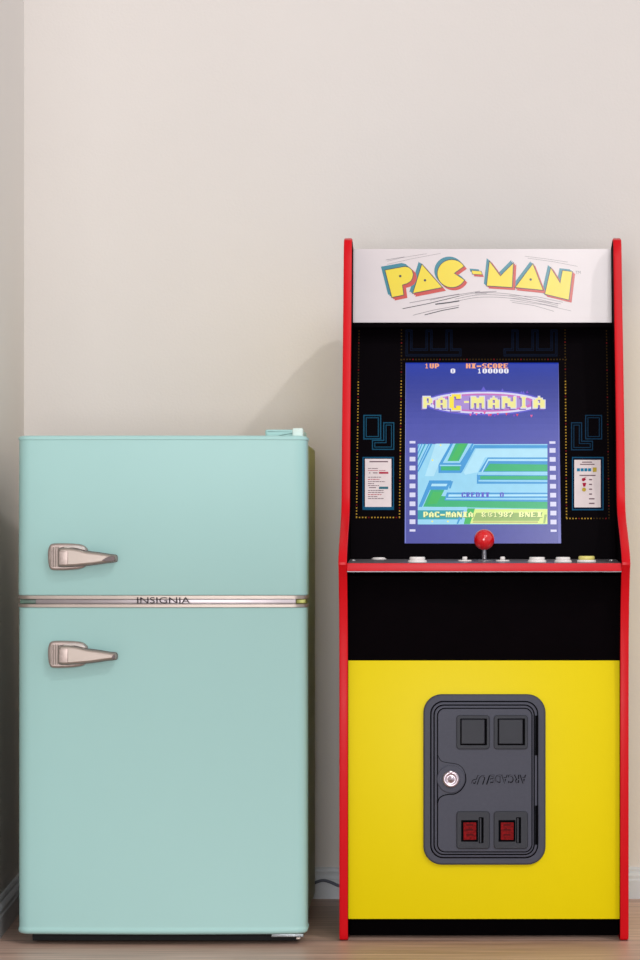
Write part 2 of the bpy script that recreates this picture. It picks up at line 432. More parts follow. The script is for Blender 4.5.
# --- control deck
DECKTOP = mat('silver_deck_print', (128, 122, 126), rough=.35, metal=.3, var=.1)
ya, za, yb_, zb_ = 4.561, .6245, 4.745, .6325
mb = MB()
mb.loops([[(x, ya+.003, .6105), (x, ya+.003, za-.0005), (x, yb_, zb_), (x, yb_, .6105)] for x in (XLi+.0003, XRi-.0003)], DECKTOP)
mb.recalc = True
deck = mb.build('control_deck', cab)
mb = MB(); mb.box(XLi+.0004, XRi-.0004, ya-.001, ya+.0028, Z(571.2, ya), za+.0006, RED_D, bevel=.0008); mb.build('deck_edge', deck)['label'] = 'red front edge of the deck'
def dz(y): return za+(zb_-za)*(y-ya)/(yb_-ya)
WHT = mat('white_button_plastic', (235, 228, 225), rough=.35)
CRM = mat('cream_yellow_plastic', (226, 214, 120), rough=.35)
def button(px, Y, r, cap_r, h, hc, cap, label=None):
    mb = MB(); z = dz(Y)-.0008
    mb.lathe([(0, 0), (r, 0), (r, h*.6), (r*.93, h), (cap_r*1.08, h), (cap_r*1.06, h*.7), (0, h*.7)], X(px, Y), Y, z, WHT, 28)
    b = mb.build('push_button', deck)
    if label: b['label'] = label
    mb = MB(); mb.lathe([(0, h*.6), (cap_r, h*.6), (cap_r, h+hc*.75), (cap_r*.9, h+hc), (0, h+hc*.93)], X(px, Y), Y, z, cap, 28)
    # the cap belongs to the button: same mesh family, kept on the deck's level
    c = mb.build('button_cap', deck)
    if label: c['label'] = label.replace('button', 'button cap')
button(378.8, 4.715, .0130, .0105, .002, .0018, WHT, 'low flat white button')
button(417.3, 4.600, .0160, .0130, .0045, .0055, WHT, 'large white button left of the joystick')
button(464.8, 4.650, .0118, .0042, .0025, .0055, WHT, 'small white start button')
button(502.6, 4.650, .0118, .0042, .0025, .0055, WHT, 'small white start button')
button(537.0, 4.605, .0155, .0130, .0045, .0050, WHT, 'large white button right of the joystick')
button(563.0, 4.605, .0145, .0120, .0045, .0050, WHT, 'large white button, middle of the right three')
button(586.5, 4.610, .0160, .0135, .0045, .0065, CRM, 'large button with yellowish cap')
for px in (353, 611.5):
    mb = MB(); mb.lathe([(0, 0), (.005, 0), (.0042, .002), (0, .0028)], X(px, 4.66), 4.66, dz(4.66)-.0004, mat('screw_silver', (200, 196, 196), rough=.3, metal=.8), 16); mb.build('screw', deck)
# joystick
JY = 4.655
mb = MB(); jx = X(484.2, JY); jz = dz(JY)
mb.lathe([(0, -.002), (.017, -.002), (.017, .0008), (.014, .0016), (.005, .0018), (.0040, .003), (.0038, .016), (0.003, .022), (0, .022)], jx, JY, jz, mat('joystick_shaft_metal', (120, 118, 124), rough=.3, metal=.7), 24)
joy = mb.build('joystick', cab)
mb = MB(); R = .0174
mb.lathe([(R*math.sin(math.pi*k/20)+1e-5, R*(1-math.cos(math.pi*k/20))) for k in range(21)], jx, JY, Z(550, JY), mat('red_ball_plastic', (214, 12, 22), rough=.22, coat=.5), 36)
mb.build('ball_top', joy)['label'] = 'red ball top'

# --- marquee
MQ_B = mat('marquee_print', (216, 206, 208), rough=.3, var=.01, spec=.6, coat=.8)
def art(name, rgb, **k): return mat('art_'+name, rgb, rough=k.pop('rough', .3), var=.01, spec=.6, coat=.8, **k)
A_Y = art('yellow', (232, 208, 8)); A_T = art('teal', (10, 122, 142)); A_R = art('red', (196, 48, 34)); A_K = art('black', (38, 32, 40)); A_G = art('grey', (128, 118, 124)); A_O = art('orange', (246, 190, 60))
mb = MB()
M0 = (4.832, Z(322.5, 4.832)); M1 = (4.852, Z(249, 4.852))
mf = Face(mb, *M0, *M1)
mx0, mx1 = XLi+.0008, XRi-.0008
sl = Vector((0, M1[0]-M0[0], M1[1]-M0[1]))
mb.loops([[(x, M0[0], M0[1]), (x, M1[0], M1[1]), (x, M1[0]+.006, M1[1]), (x, M0[0]+.006, M0[1])] for x in (mx0, mx1)], MQ_B)
mb.recalc = True
marq = mb.build('marquee', cab); marq['label'] = 'white header panel with cartoon lettering'
mb = MB(); mf = Face(mb, *M0, *M1)
def c1(p): return (370+p[0]/5.82, 250+p[1]/5.82)
def c2(p): return (475+p[0]/5.12, 250+p[1]/5.12)
def letter(pts, conv, tl, rd, hole=None, mouth=None):
    q = [conv(p) for p in pts]
    mf.poly([(x-tl[0], y-tl[1]) for x, y in q], A_K, 1); g = .35
    # teal layer up-left, red layer down-right, each with a dark rim
    def rim(pp, off, m, lay):
        pp = [(x+off[0], y+off[1]) for x, y in pp]
        ccw = pp if area(pp) > 0 else pp[::-1]
        mf.poly(offset(ccw, .45), m, lay)
    rim(q, (-tl[0], -tl[1]), A_T, 2); rim(q, (-tl[0]*.5, -tl[1]*.5), A_T, 2.3)
    rim(q, (rd[0], rd[1]), A_R, 2.6); rim(q, (rd[0]*.5, rd[1]*.5), A_R, 2.9)
    ccw = q if area(q) > 0 else q[::-1]
    mf.poly(offset(ccw, .55), A_K, 4)
    mf.poly(offset(ccw, -.2), A_Y, 5)
    if hole: mf.circle(*conv(hole), 1.25, A_K, 6, 12)
arcP = [(205, 97), (228, 103), (245, 120), (251, 142), (247, 165), (236, 183), (215, 196), (188, 204)]
letter([(88, 118)]+arcP+[(196, 262), (128, 276)], c1, (3.6, 3.2), (3.2, 2.6), (176, 153))
letter([(302, 84), (420, 218), (250, 252)], c1, (3.0, 1.8), (3.0, 3.0), (320, 177))
cc = (476, 138); rr = 84
a0, a1 = math.radians(28), math.radians(328)
arcC = [(cc[0]+rr*math.cos(a0+(a1-a0)*k/26), cc[1]+rr*.96*math.sin(a0+(a1-a0)*k/26)) for k in range(27)]
letter(arcC+[(490, 136)], c1, (2.6, 2.8), (2.2, 2.4))
# hyphen
for dx, dy, m, l in ((-2.2, -2.2, A_T, 2), (1.6, 2.4, A_R, 3), (0, 0, A_K, 4)):
    g = .5 if m is A_K else 0
    mf.poly([(471.8-g+dx, 270.8-g+dy), (481+g+dx, 271.6-g+dy), (482.2+g+dx, 274.6+g+dy), (472.6-g+dx, 274+g+dy)], m, l)
mf.poly([(471.8, 270.8), (481, 271.6), (482.2, 274.6), (472.6, 274)], A_Y, 5)
letter([(74, 58), (130, 134), (196, 68), (190, 192), (60, 184)], c2, (2.4, 2.2), (2.6, 2.2))
letter([(296, 72), (348, 206), (206, 192)], c2, (2.6, 1.8), (2.2, 2.6), (285, 152))
letter([(388, 92), (436, 170), (448, 106), (498, 112), (480, 256), (358, 226)], c2, (2.6, 2.0), (2.4, 2.2))
mf.text('TM', 575.5, 271, 580.5, 274, A_G, 2)
# speed lines
for p, w in [([(92, 58), (200, 40)], .4), ([(100, 66), (190, 44), (330, 22)], .3), ([(100, 84), (240, 52), (410, 20)], .3),
             ([(190, 342), (340, 312), (520, 268)], .7), ([(230, 308), (350, 286), (520, 256)], .6), ([(250, 380), (370, 350), (520, 322)], .5),
             ([(318, 378), (420, 352), (516, 334)], .8), ([(380, 316), (460, 306), (520, 296)], 1.2), ([(350, 292), (450, 270), (640, 240)], .5)]:
    mf.line([c1(q) for q in p], w, A_K if w > .6 else A_G, 1.5)
for p, w in [([(255, 32), (360, 45), (475, 62)], .35), ([(270, 42), (400, 60), (525, 84)], .35), ([(170, 246), (260, 252), (440, 276)], .4), ([(176, 232), (320, 240), (450, 268)], .4),
             ([(190, 268), (300, 284), (404, 314)], .4), ([(180, 258), (360, 282), (492, 312)], .35), ([(0, 218), (60, 214), (110, 212)], .6), ([(0, 226), (60, 222)], .5)]:
    mf.line([c2(q) for q in p], w, A_G, 1.5)
for dy in (0, 2.2, 4.6):
    mf.line(spline([(455, 297+dy), (478, 292.8+dy), (505, 293.6+dy*.9), (530, 297.5+dy*.9), (558, 304+dy*.7)], 5), .45, A_G, 1.4)
mb.build('marquee_lettering', marq)['label'] = 'yellow block lettering with teal and red shadows'
# clear retainer edge below the marquee
mb = MB(); mb.box(mx0, mx1, 4.826, 4.85, Z(327.5, 4.826), Z(322.8, 4.826), BLACK, bevel=.001); mb.build('marquee_retainer', cab)

# --- bezel with printed artwork
B0 = (4.715, .6315); B1 = (4.866, 1.048)
BZ = mat('bezel_black_print', (7, 4, 7), rough=.5, var=.1, spec=.02)
mb = MB()
# four strips leave a real opening for the screen
bf = Face(mb, *B0, *B1)
BX0, BX1 = XLi+.0006, XRi-.0006
def bz(x0, x1, za_, zb__, th=.004):
    def yy(z): return B0[0]+(B1[0]-B0[0])*(z-B0[1])/(B1[1]-B0[1])
    mb.loops([[(x, yy(za_), za_), (x, yy(zb__), zb__), (x, yy(zb__)+th, zb__), (x, yy(za_)+th, za_)] for x in (x0, x1)], BZ)
st = bf.p(482, 362.6); sb = bf.p(482, 543.4)
sxa = bf.p(404.6, 543)[0]; sxb = bf.p(561.2, 543)[0]
bz(BX0, sxa, B0[1], B1[1]); bz(sxb, BX1, B0[1], B1[1]); bz(sxa, sxb, st[2], B1[1]); bz(sxa, sxb, B0[1], sb[2])
mb.recalc = True
bez = mb.build('bezel', cab); bez['label'] = 'black screen surround with printed dots and maze lines'
mb = MB(); bf = Face(mb, *B0, *B1)
def ink(n, rgb, **k): return mat('print_'+n, rgb, rough=.5, var=.05, spec=.05, **k)
P_B = ink('blue', (14, 50, 76)); P_BD = ink('deep_blue', (8, 22, 44)); P_Y = ink('gold', (172, 134, 46)); P_YD = ink('dull_gold', (62, 44, 14)); P_R = ink('brick', (110, 22, 22)); P_B2 = ink('bright_blue', (20, 74, 100))
def dots(x0, y0, x1, y1, step=3.0, bright=lambda x, y: True):
    n = max(1, int(math.hypot(x1-x0, y1-y0)/step))
    for k in range(n+1):
        x = x0+(x1-x0)*k/n; y = y0+(y1-y0)*k/n
        m = P_Y if bright(x, y) else P_YD
        if k % 9 == 4: m = P_R
        bf.rect(x-.65, y-.65, x+.65, y+.65, m, 1)
brL = lambda x, y: y > 380
dots(359, 331, 356.5, 517, bright=brL); dots(401.5, 360, 399.5, 517, bright=brL); dots(356.5, 517.5, 399.5, 517.5)
dots(401.5, 330, 401.5, 356, bright=lambda x, y: False); dots(401, 359.5, 566, 359.5, bright=lambda x, y: False)
dots(565, 330, 566.5, 517.5, bright=lambda x, y: 380 < y); dots(606.5, 331, 609, 518, bright=lambda x, y: False); dots(567, 518.5, 609, 518.5, bright=lambda x, y: x < 592)
# maze channel outlines
def maze(pts, w=.9, m=P_B, gap=2.3):
    bf.line(pts, w, m, 1, closed=True)
    ccw = pts if area(pts) > 0 else pts[::-1]
    bf.line(offset(ccw, -gap), w*.7, m, 1, closed=True)
def L(a, b, o=(335, 310), s=6.4): return (o[0]+a/s, o[1]+b/s)
maze([L(185, 675), L(292, 675), L(292, 825), L(185, 825)], 1.3, P_B2)
maze([L(240, 835), L(312, 835), L(312, 722), L(376, 722), L(376, 892), L(240, 892)], 1.1, P_B2)
def Rr(a, b): return L(a, b, (550, 310))
maze([Rr(228, 675), Rr(330, 675), Rr(330, 825), Rr(228, 825)], 1.1, P_B)
maze([Rr(138, 722), Rr(202, 722), Rr(202, 840), Rr(272, 840), Rr(272, 895), Rr(138, 895)], 1.1, P_B)
maze([(406, 330), (412, 330), (412, 349), (426, 349), (426, 330), (432, 330), (432, 349), (446, 349), (446, 330), (452, 330), (452, 349), (461, 349), (461, 356), (406, 356)], .8, P_BD, 1.6)
maze([(504, 349), (512, 349), (512, 330), (518, 330), (518, 349), (532, 349), (532, 330), (538, 330), (538, 349), (551, 349), (551, 330), (557, 330), (557, 356), (504, 356)], .8, P_BD, 1.6)
mb.build('bezel_artwork', bez)['label'] = 'gold dot borders and blue maze outlines'
# instruction cards
CARD = ink('card_white', (226, 212, 212)); CB = ink('card_blue', (20, 82, 116)); TX = ink('card_text', (120, 96, 104)); TXR = ink('card_text_red', (178, 60, 80)); TXB = ink('card_text_teal', (60, 110, 124))
mb = MB(); bf = Face(mb, *B0, *B1)
bf.rect(362.5, 457, 394, 510, CB, 1); bf.rect(363.6, 458.2, 392.9, 508.8, P_BD, 2); bf.rect(362.8, 506.5, 393.2, 509.4, CB, 2.5)
bf.rect(365, 459, 391.4, 507, CARD, 3)
bf.rect(369.5, 461.2, 388, 462.4, TX, 4)
def para(x, y, segs, m, h=.8):
    for a, b in segs: bf.rect(x+a, y, x+b, y+h, m, 4)
para(368, 468.3, [(0, 3.4), (4, 9.8)], TX, .6); para(368, 470.4, [(0, 10), (11, 17.5)], TXR, .5)
para(369, 472.6, [(0, 1.4), (4, 8.5)], TX, .9); para(379, 472, [(0, 9.4)], TXR, 1.9)
for y, w, m in ((477, 13, TX), (479.2, 11.5, TXR), (481.4, 17, TX), (483.4, 6, TX), (485.4, 11, TX), (490.3, 15.5, TX), (492.3, 16, TX), (494.4, 13.5, TXR), (496.4, 9.5, TX), (498.4, 15.6, TX)):
    k = 0
    while k < w: ww = random.uniform(1.5, 4); bf.rect(368+k, y, 368+min(w, k+ww), y+.7, m, 4); k += ww+.5
bf.rect(379, 486.8, 388.2, 489.2, TXB, 4); bf.rect(369, 487.4, 376, 488.2, TX, 4)
o = mb.build('instruction_card', bez); o['label'] = 'left instruction card with lines of text'
mb = MB(); bf = Face(mb, *B0, *B1)
bf.rect(572, 457, 603.5, 510.3, CB, 1); bf.rect(573, 458, 602.5, 509.2, P_BD, 2)
bf.rect(574.3, 460, 600.6, 507.5, CARD, 3)
bf.rect(582, 461.8, 592, 462.8, TX, 4); bf.rect(580, 464, 594.5, 465, TX, 4)
SB = ink('symbol_blue', (26, 122, 160)); SG = ink('symbol_gold', (190, 164, 60)); SR = ink('symbol_red', (170, 30, 62))
for k in range(4): bf.poly([(576.9+k*3.7, 468.4), (580.0+k*3.7, 468.4), (580.0+k*3.7, 471.5), (576.9+k*3.7, 471.5)], SB, 4)
bf.rect(592.8, 467.6, 596.6, 472, SG, 4)
bf.rect(579.5, 475, 595.5, 476.1, TX, 4)
bf.circle(583.4, 479.8, 1.7, SR, 4, 10); bf.line([(583.4, 478.6), (586.4, 477)], .5, SR, 4); bf.circle(584.8, 479.4, 1.1, SR, 4, 8)
bf.poly([(582.3, 483), (586.3, 483), (585.3, 486.8), (583.3, 486.8)], SR, 4)
bf.circle(584, 489.7, 2.1, SG, 4, 12)
for i, y in enumerate((479.8, 484.6, 489.4, 494.3, 499, 503.6)): bf.rect(589, y-.7, 592+(i > 3)*2.5, y+.6, TX, 4)
o = mb.build('instruction_card', bez); o['label'] = 'right score card with coloured symbols'

# --- screen: a lit display behind the opening, its picture in flat emissive cells
def em(n, rgb, s=1.0): return mat('screen_'+n, rgb, rough=.2, emit=s, var=.03, scale=60)
GL = {'1': '00100 01100 00100 00100 00100 00100 01110', 'U': '11011 11011 11011 11011 11011 11011 01110', 'P': '11110 11011 11011 11011 11110 11000 11000',
 'H': '11011 11011 11011 11111 11011 11011 11011', 'I': '11111 01110 01110 01110 01110 01110 11111', '-': '00000 00000 00000 11111 11111 00000 00000', 'S': '01111 11000 11000 01110 00011 00011 11110',
 'C': '01111 11011 11000 11000 11000 11011 01111', 'O': '01110 11011 11011 11011 11011 11011 01110', 'R': '11110 11011 11011 11110 11100 11110 11011', 'E': '11111 11000 11000 11110 11000 11000 11111',
 '0': '01110 11011 11011 11011 11011 11011 01110', 'A': '00100 01110 11011 11011 11111 11011 11011', 'M': '11011 11111 11111 11111 10101 10101 10101', 'N': '11001 11101 11101 11111 10111 10111 10011',
 'D': '11110 11011 11011 11011 11011 11011 11110', 'T': '11111 01110 01110 01110 01110 01110 01110', '9': '01110 11011 11011 01111 00011 00011 01110', '8': '01110 11011 11011 01110 11011 11011 01110',
 '7': '11111 10011 00011 00110 01100 01100 01100', 'B': '11110 11011 11011 11110 11011 11011 11110', '&': '01100 11011 11010 01100 11011 11010 01101', '@': '01110 10001 10111 10100 10111 10001 01110', ' ': '00000 00000 00000 00000 00000 00000 00000'}
def pixel_text(fc, txt, x0, y0, x1, y1, m, lay):
    cw = (x1-x0)/(len(txt)-.17); u = cw/6; v = (y1-y0)/7
    for i, ch in enumerate(txt):
        for r, row in enumerate(GL[ch].split()):
            c = 0
            while c < 5:
                if row[c] == '1':
                    e = c
                    while e < 5 and row[e] == '1': e += 1
                    fc.rect(x0+i*cw+c*u, y0+r*v, x0+i*cw+e*u, y0+(r+1)*v, m, lay); c = e
                else: c += 1
mb = MB(); sc = Face(mb, B0[0]+.003, B0[1], B1[0]+.003, B1[1])
bands = [(360, (22, 52, 168)), (372, (26, 50, 156)), (384, (40, 54, 150)), (398, (52, 62, 152)), (412, (62, 70, 162)), (430, (74, 80, 170)), (452, (80, 84, 172)), (476, (78, 82, 166)), (500, (74, 78, 162)), (524, (74, 78, 160)), (547, (72, 74, 158))]
def lerp(a, b, t): return tuple(a[i]+(b[i]-a[i])*t for i in range(3))
for i in range(len(bands)-1):
    for k in range(3):
        t0, t1 = k/3, (k+1)/3; y_0, y_1 = bands[i][0], bands[i+1][0]
        sc.rect(401, y_0+(y_1-y_0)*t0, 565, y_0+(y_1-y_0)*t1+.02, em('sky_%d_%d' % (i, k), lerp(bands[i][1], bands[i+1][1], t0+.17)), 0)
EW = em('white', (240, 238, 248)); ER = em('orange', (250, 168, 120)); ELB = em('pale_blue', (150, 212, 240)); ELB2 = em('ice', (176, 226, 246)); EMB = em('mid_blue', (62, 152, 214)); EDB = em('steel_blue', (44, 122, 186)); EG = em('green', (52, 178, 118)); EG2 = em('bright_green', (64, 184, 96)); ETE = em('teal', (48, 160, 170))
EYG = em('lime', (222, 240, 140)); EYG2 = em('olive', (156, 186, 110)); EP = em('violet', (96, 90, 206)); EPK = em('pink', (232, 90, 150)); ELV = em('lavender', (216, 214, 242)); EYL = em('yellow', (246, 236, 120)); ERD = em('red', (222, 60, 90)); EPU = em('purple', (120, 60, 190))
sc.rect(404.9, 363.4, 405.9, 543, em('edge_glow', (120, 130, 205)), 1); sc.rect(558.3, 363.4, 561, 543, em('edge_glow2', (98, 100, 180)), 1)
pixel_text(sc, '1UP', 424.6, 363.6, 439, 368.4, ER, 2); pixel_text(sc, 'HI-SCORE', 466, 363.6, 508, 368.4, ER, 2)
pixel_text(sc, '0', 450.6, 368.7, 455.2, 373.4, EW, 2); pixel_text(sc, '100000', 477.2, 368.7, 508.5, 373.4, EW, 2)
# title: oval ring with lettering
def ell(cx, cy, a, b, m, l): sc.circle(cx, cy, a, m, l, 40, b)
ell(484, 402.8, 60, 12.5, EP, 1)
ell(484, 402.8, 57.5, 11, ELV, 2); ell(484, 402.8, 52, 9.2, em('rose', (200, 110, 190)), 3); ell(484, 402.8, 46, 7.6, em('ring_lilac', (168, 140, 210)), 4)
for k in range(18):
    x = 470+k*3.6+random.uniform(-1, 1); s_ = random.choice((-1, 1)); y = 402.8+s_*(9+random.uniform(0, 3.5))
    sc.poly([(x-1.3, y), (x+1.3, y), (x, y+s_*2.6)], random.choice((EPK, EP, EPU, ERD)), 5)
sc.poly([(480, 392), (483.5, 386.5), (487, 392)], EP, 2)
TT = em('title_gold', (240, 232, 150)); TS = em('title_shadow', (120, 96, 170))
for i, ch in enumerate('PAC-MANIA'):
    if ch == '-':
        sc.rect(464, 401.3, 469, 403.3, TT, 8); continue
    xs_ = [423, 436, 449, 0, 471, 488, 502, 521, 533][i]; w_ = [9.5, 11, 12, 0, 13.5, 11.5, 14, 5.5, 12][i]
    h_ = 8.5 if ch == 'C' else 6
    y_ = 402.6
    for a_, b_, c_, d_, m_, l_ in ((-1.8, -.6, 1.2, 1.6, TS, 6), (-.6, .5, -.5, .5, ELV, 7), (.3, -.3, .5, -.5, TT if ch != 'C' else em('title_yellow', (250, 226, 70)), 8)):
        pixel_text(sc, ch, xs_+a_, y_-h_+c_, xs_+w_+b_, y_+h_+d_, m_, l_)
# film sprockets
for i in range(11):
    y = 442.3+i*8.2; h = 2.4 if i in (0,) else 4.6
    if i == 10: y = 531.0-.5; h = 2.2
    elif i: y = 450.2+(i-1)*8.95
    sc.rect(409.6, y-h/2, 415.4, y+h/2, ELV, 2); sc.rect(549.4+i*.12, y-h/2+.3, 555.4+i*.12, y+h/2+.3, ELV, 2)
# playfield
def g1(a, b): return (410+a/8, 435+b/8)
def g2(a, b): return (480+a/8, 435+b/8)
def PL(pts, m, l): sc.poly(pts, m, l)
x0p, x1p, y0p, y1p = 417.8, 547.4, 444.2, 524.4
sc.rect(x0p, y0p, x1p, y1p, ELB, 2)
for a in (0, 22, 46, 78):                                  # diagonal wall lines at the left
    PL([g1(70+a, 70), g1(80+a, 70), g1(62, 120+a*1.9), g1(62, 100+a*1.9)], EMB, 3)
PL([g1(120, 70), g1(128, 70), g1(62, 210), g1(62, 195)], ETE, 3); PL([g1(165, 70), g1(180, 70), g1(66, 300), g1(62, 285)], EMB, 3)
PL([g1(205, 70), g1(320, 70), g1(240, 215), g1(190, 330), g1(120, 330)], ELB2, 2.5)
PL([g1(325, 70), g1(510, 70), g1(410, 305), g1(228, 305), g1(228, 240)], EMB, 3)
PL([g1(345, 70), g1(495, 70), g1(400, 225), g1(262, 225)], ELB, 4)
PL([g1(365, 70), g1(465, 70), g1(390, 210), g1(300, 210)], EG, 5)
PL([g1(395, 70), g1(450, 70), g1(370, 210), g1(318, 210)], EG2, 6)
PL([g1(248, 252), g1(400, 252), g1(400, 285), g1(248, 285)], EG, 5); PL([g1(238, 240), g1(410, 240), g1(410, 250), g1(238, 250)], ELB, 5)
# upper right maze block
PL([g1(512, 82), (x1p, 445.4), (x1p, 448.2), g1(520, 108), g1(415, 300), g1(400, 290)], EMB, 5)
PL([g1(530, 112), (x1p, 449.5), (x1p, 457.5), g1(600, 180), g1(540, 300), g1(440, 320), g1(430, 300)], ELB2, 5)
PL([g2(62, 182), (x1p, 457.8), (x1p, 484), g1(535, 392), g1(535, 320)], EMB, 6)
PL([g2(66, 194), (x1p, 459.3), (x1p, 461.4), g2(68, 210), g1(570, 318), g1(560, 318)], ELB2, 7)
PL([g2(78, 232), (x1p, 464.8), (x1p, 471.6), g1(590, 292)], EG, 7)
PL([g1(548, 298), (x1p, 472), (x1p, 475.6), g1(540, 322)], ELB, 8)
PL([g1(562, 330), (x1p, 476.2), (x1p, 480), g1(562, 358)], EG, 8)
PL([g1(548, 362), (x1p, 480.6), (x1p, 482.2), g1(548, 375)], ELB, 8)
# middle left block
PL([g1(155, 365), g1(330, 365), g1(300, 440), g1(160, 440), g1(95, 580), g1(66, 580)], EMB, 5)
PL([g1(175, 392), g1(300, 392), g1(290, 412), g1(168, 412)], ELB2, 6)
PL([g1(165, 440), g1(275, 440), g1(250, 490), (x1p, 501.5), (x1p, 509), g1(105, 575)], EG, 5)
PL([g1(185, 455), g1(265, 460), g1(215, 550), g1(135, 560)], EG2, 6)
PL([g1(295, 462), (x1p, 493), (x1p, 502.2), g1(275, 525)], EMB, 7)
PL([g1(310, 478), (x1p, 494.6), (x1p, 496.6), g1(305, 496)], ELB2, 8)
PL([g1(290, 506), (x1p, 498.3), (x1p, 500.2), g1(285, 518)], ELB, 8)
PL([g1(320, 372), g1(345, 372), g1(325, 430), g1(312, 430)], EMB, 7)
# bottom
PL([g1(62, 578), g1(455, 578), g1(400, 718), g1(62, 718)], ELB, 8)
PL([g1(62, 605), g1(430, 605), g1(415, 678), g1(62, 678)], ETE, 9)
PL([g1(410, 610), g1(430, 610), g1(385, 715), g1(372, 715)], EMB, 10)
PL([g1(460, 590), g1(520, 590), g1(480, 715), g1(430, 715)], EG2, 9)
PL([(483.5-10, 509.4), (x1p, 509.4), (x1p, y1p), g1(462, 712)], EYG, 8.5)
PL([g1(530, 625), g2(500, 625), g2(470, 690), g1(500, 690)], EYG2, 9)
PL([g1(505, 697), g2(465, 697), g2(462, 703), g1(500, 703)], em('mauve', (150, 120, 110)), 10)
PL([g2(515, 640), g2(535, 640), g2(520, 710), g2(505, 710)], EYG2, 10)
for a, b in ((180, 205), (245, 85), (178, 695), (303, 695)): sc.circle(*g1(a, b), .9, EYL, 11, 8)
pixel_text(sc, 'CREDIT  0', 461.5, 492.8, 503.8, 497.6, em('credit_violet', (92, 92, 200)), 12)
for dx, dy, m_, l_ in ((.5, .6, em('caption_shade', (110, 150, 90)), 11.5), (0, 0, em('caption', (244, 248, 176)), 12)):
    for tx_, xa_, xb_ in (('PAC-MANIA', 423.4, 473), ('&', 481.5, 486), ('@1987', 488, 513), ('BNEI', 519, 541.8)): pixel_text(sc, tx_, xa_+dx, 512.2+dy, xb_+dx, 517.6+dy, m_, l_)
scr = mb.build('screen', cab); scr['label'] = 'lit game screen showing a blue title picture'

# --- coin door
CD = mat('coin_door_plastic', (63, 64, 77), rough=.45, var=.04, scale=200, spec=.25)
CDL = mat('coin_door_gap', (6, 6, 9), rough=.8, spec=.03)
CDB = mat('coin_frame_plastic', (42, 43, 51), rough=.45, spec=.25)
def k(a, b): return (X(410+a/4.267, YY), Z(680+b/4.267, YY))
def rr_(a0, b0, a1, b1, r):
    (x0_, z1_), (x1_, z0_) = k(a0, b0), k(a1, b1); return rrect(x0_, x1_, z0_, z1_, r*YY/F/4.267, 8)
mb = MB()
mb.plate(rr_(57, 60, 578, 787, 78), YY-.0002, YY-.007, CD, bevel=.003)
mb.plate(rr_(86, 88, 547, 759, 56), YY-.003, YY-.0072, CDL, bevel=.0001)
mb.plate(rr_(91, 93, 542, 754, 52), YY-.003, YY-.0088, CD, bevel=.0012)
mb.plate(rr_(100, 103, 532, 745, 44), YY-.003, YY-.0090, CDL, bevel=.0001)
mb.plate(rr_(105, 108, 527, 740, 40), YY-.003, YY-.0100, CD, bevel=.0008)
coin = mb.build('coin_door', cab); coin['label'] = 'dark grey coin door with a lock and two red coin slots'
mb = MB()
mb.plate(rr_(115, 117, 522, 733, 34), YY-.004, YY-.0102, CDL, bevel=.0001)
mb.plate(rr_(119, 121, 518, 729, 31), YY-.004, YY-.0122, CD, bevel=.001)
# raised boss round the lock and its curved seam
bx, bz_ = k(175, 420); s_ = YY/F/4.267
mb.lathe([(0, .0118), (60*s_, .0118), (60*s_, .0132), (57*s_, .0140), (0, .0140)], bx, YY, bz_, CD, 40, 'Y', False)
cf = Face(mb, YY-.01235, .0, YY-.01235, 1.0)
def kp(a, b): return (410+a/4.267, 680+b/4.267)
seam = spline([(118, 525), (124, 506), (140, 494), (165, 488), (190, 486), (212, 474), (228, 455), (238, 430), (236, 400)], 5)
cf.line([kp(*p) for p in seam], 1.0, CDL, 1)
seam = spline([(236, 400), (226, 378), (208, 362), (185, 356), (155, 352), (132, 344), (119, 322)], 5)
cf.line([kp(*p) for p in seam], .5, CDL, 1)
mb.build('door_panel', coin)
# upper return buttons, lower slots
for a0, a1 in ((198, 340), (357, 502)):
    mb = MB(); mb.plate(rr_(a0, 148, a1, 293, 14), YY-.0118, YY-.0145, CDB, bevel=.0012)
    mb.plate(rr_(a0+16, 162, a1-12, 276, 3), YY-.0140, YY-.0147, CDL, bevel=.0001)
    mb.plate(rr_(a0+21, 166, a1-22, 270, 3), YY-.0140, YY-.0165, CDB, bevel=.0012)
    o = mb.build('return_button', coin); o['label'] = 'square dark return button'
GLOW = mat('red_coin_window', (118, 10, 14), rough=.6, spec=.1, var=.5, scale=260)
for a0, a1 in ((198, 340), (357, 502)):
    mb = MB(); mb.plate(rr_(a0, 557, a1, 717, 14), YY-.0118, YY-.0150, CDB, bevel=.0014)
    mb.plate(rr_(a0+20, 594, a0+92, 686, 2), YY-.0140, YY-.0151, CDL, bevel=.0001)
    mb.plate(rr_(a0+95, 582, a0+116, 692, 2), YY-.0140, YY-.0151, CDL, bevel=.0001)
    mb.plate(rr_(a0+99, 586, a0+106, 690, 2), YY-.0145, YY-.0158, CDB, bevel=.0004)
    o = mb.build('coin_slot', coin); o['label'] = 'coin slot with red window'
    mb = MB(); mb.plate(rr_(a0+30, 604, a0+84, 678, 2), YY-.0145, YY-.0156, GLOW, bevel=.0004)
    gf = Face(mb, YY-.0157, 0, YY-.0157, 1)
    DR = mat('dark_red_mark', (84, 10, 14), rough=.6, spec=.1)
    for j in range(3):
        gf.rect(*kp(a0+42, 615+j*21), *kp(a0+72, 622+j*21), DR, 1)
    mb.build('coin_window', coin)['label'] = 'red window of a coin slot'
for b0, b1 in ((150, 320), (533, 700)):
    mb = MB(); mb.plate(rr_(533, b0, 547, b1, 2), YY-.006, YY-.0100, CDL, bevel=.0004)
    mb.build('door_hinge', coin)
mb = MB(); mb.lathe([(0, .013), (36*s_, .013), (36*s_, .0155), (32*s_, .018), (24*s_, .0185), (22*s_, .0175), (12*s_, .0175), (10*s_, .019), (0, .019)], bx, YY, bz_, mat('lock_chrome', (196, 182, 190), rough=.35, metal=.85), 28, 'Y')
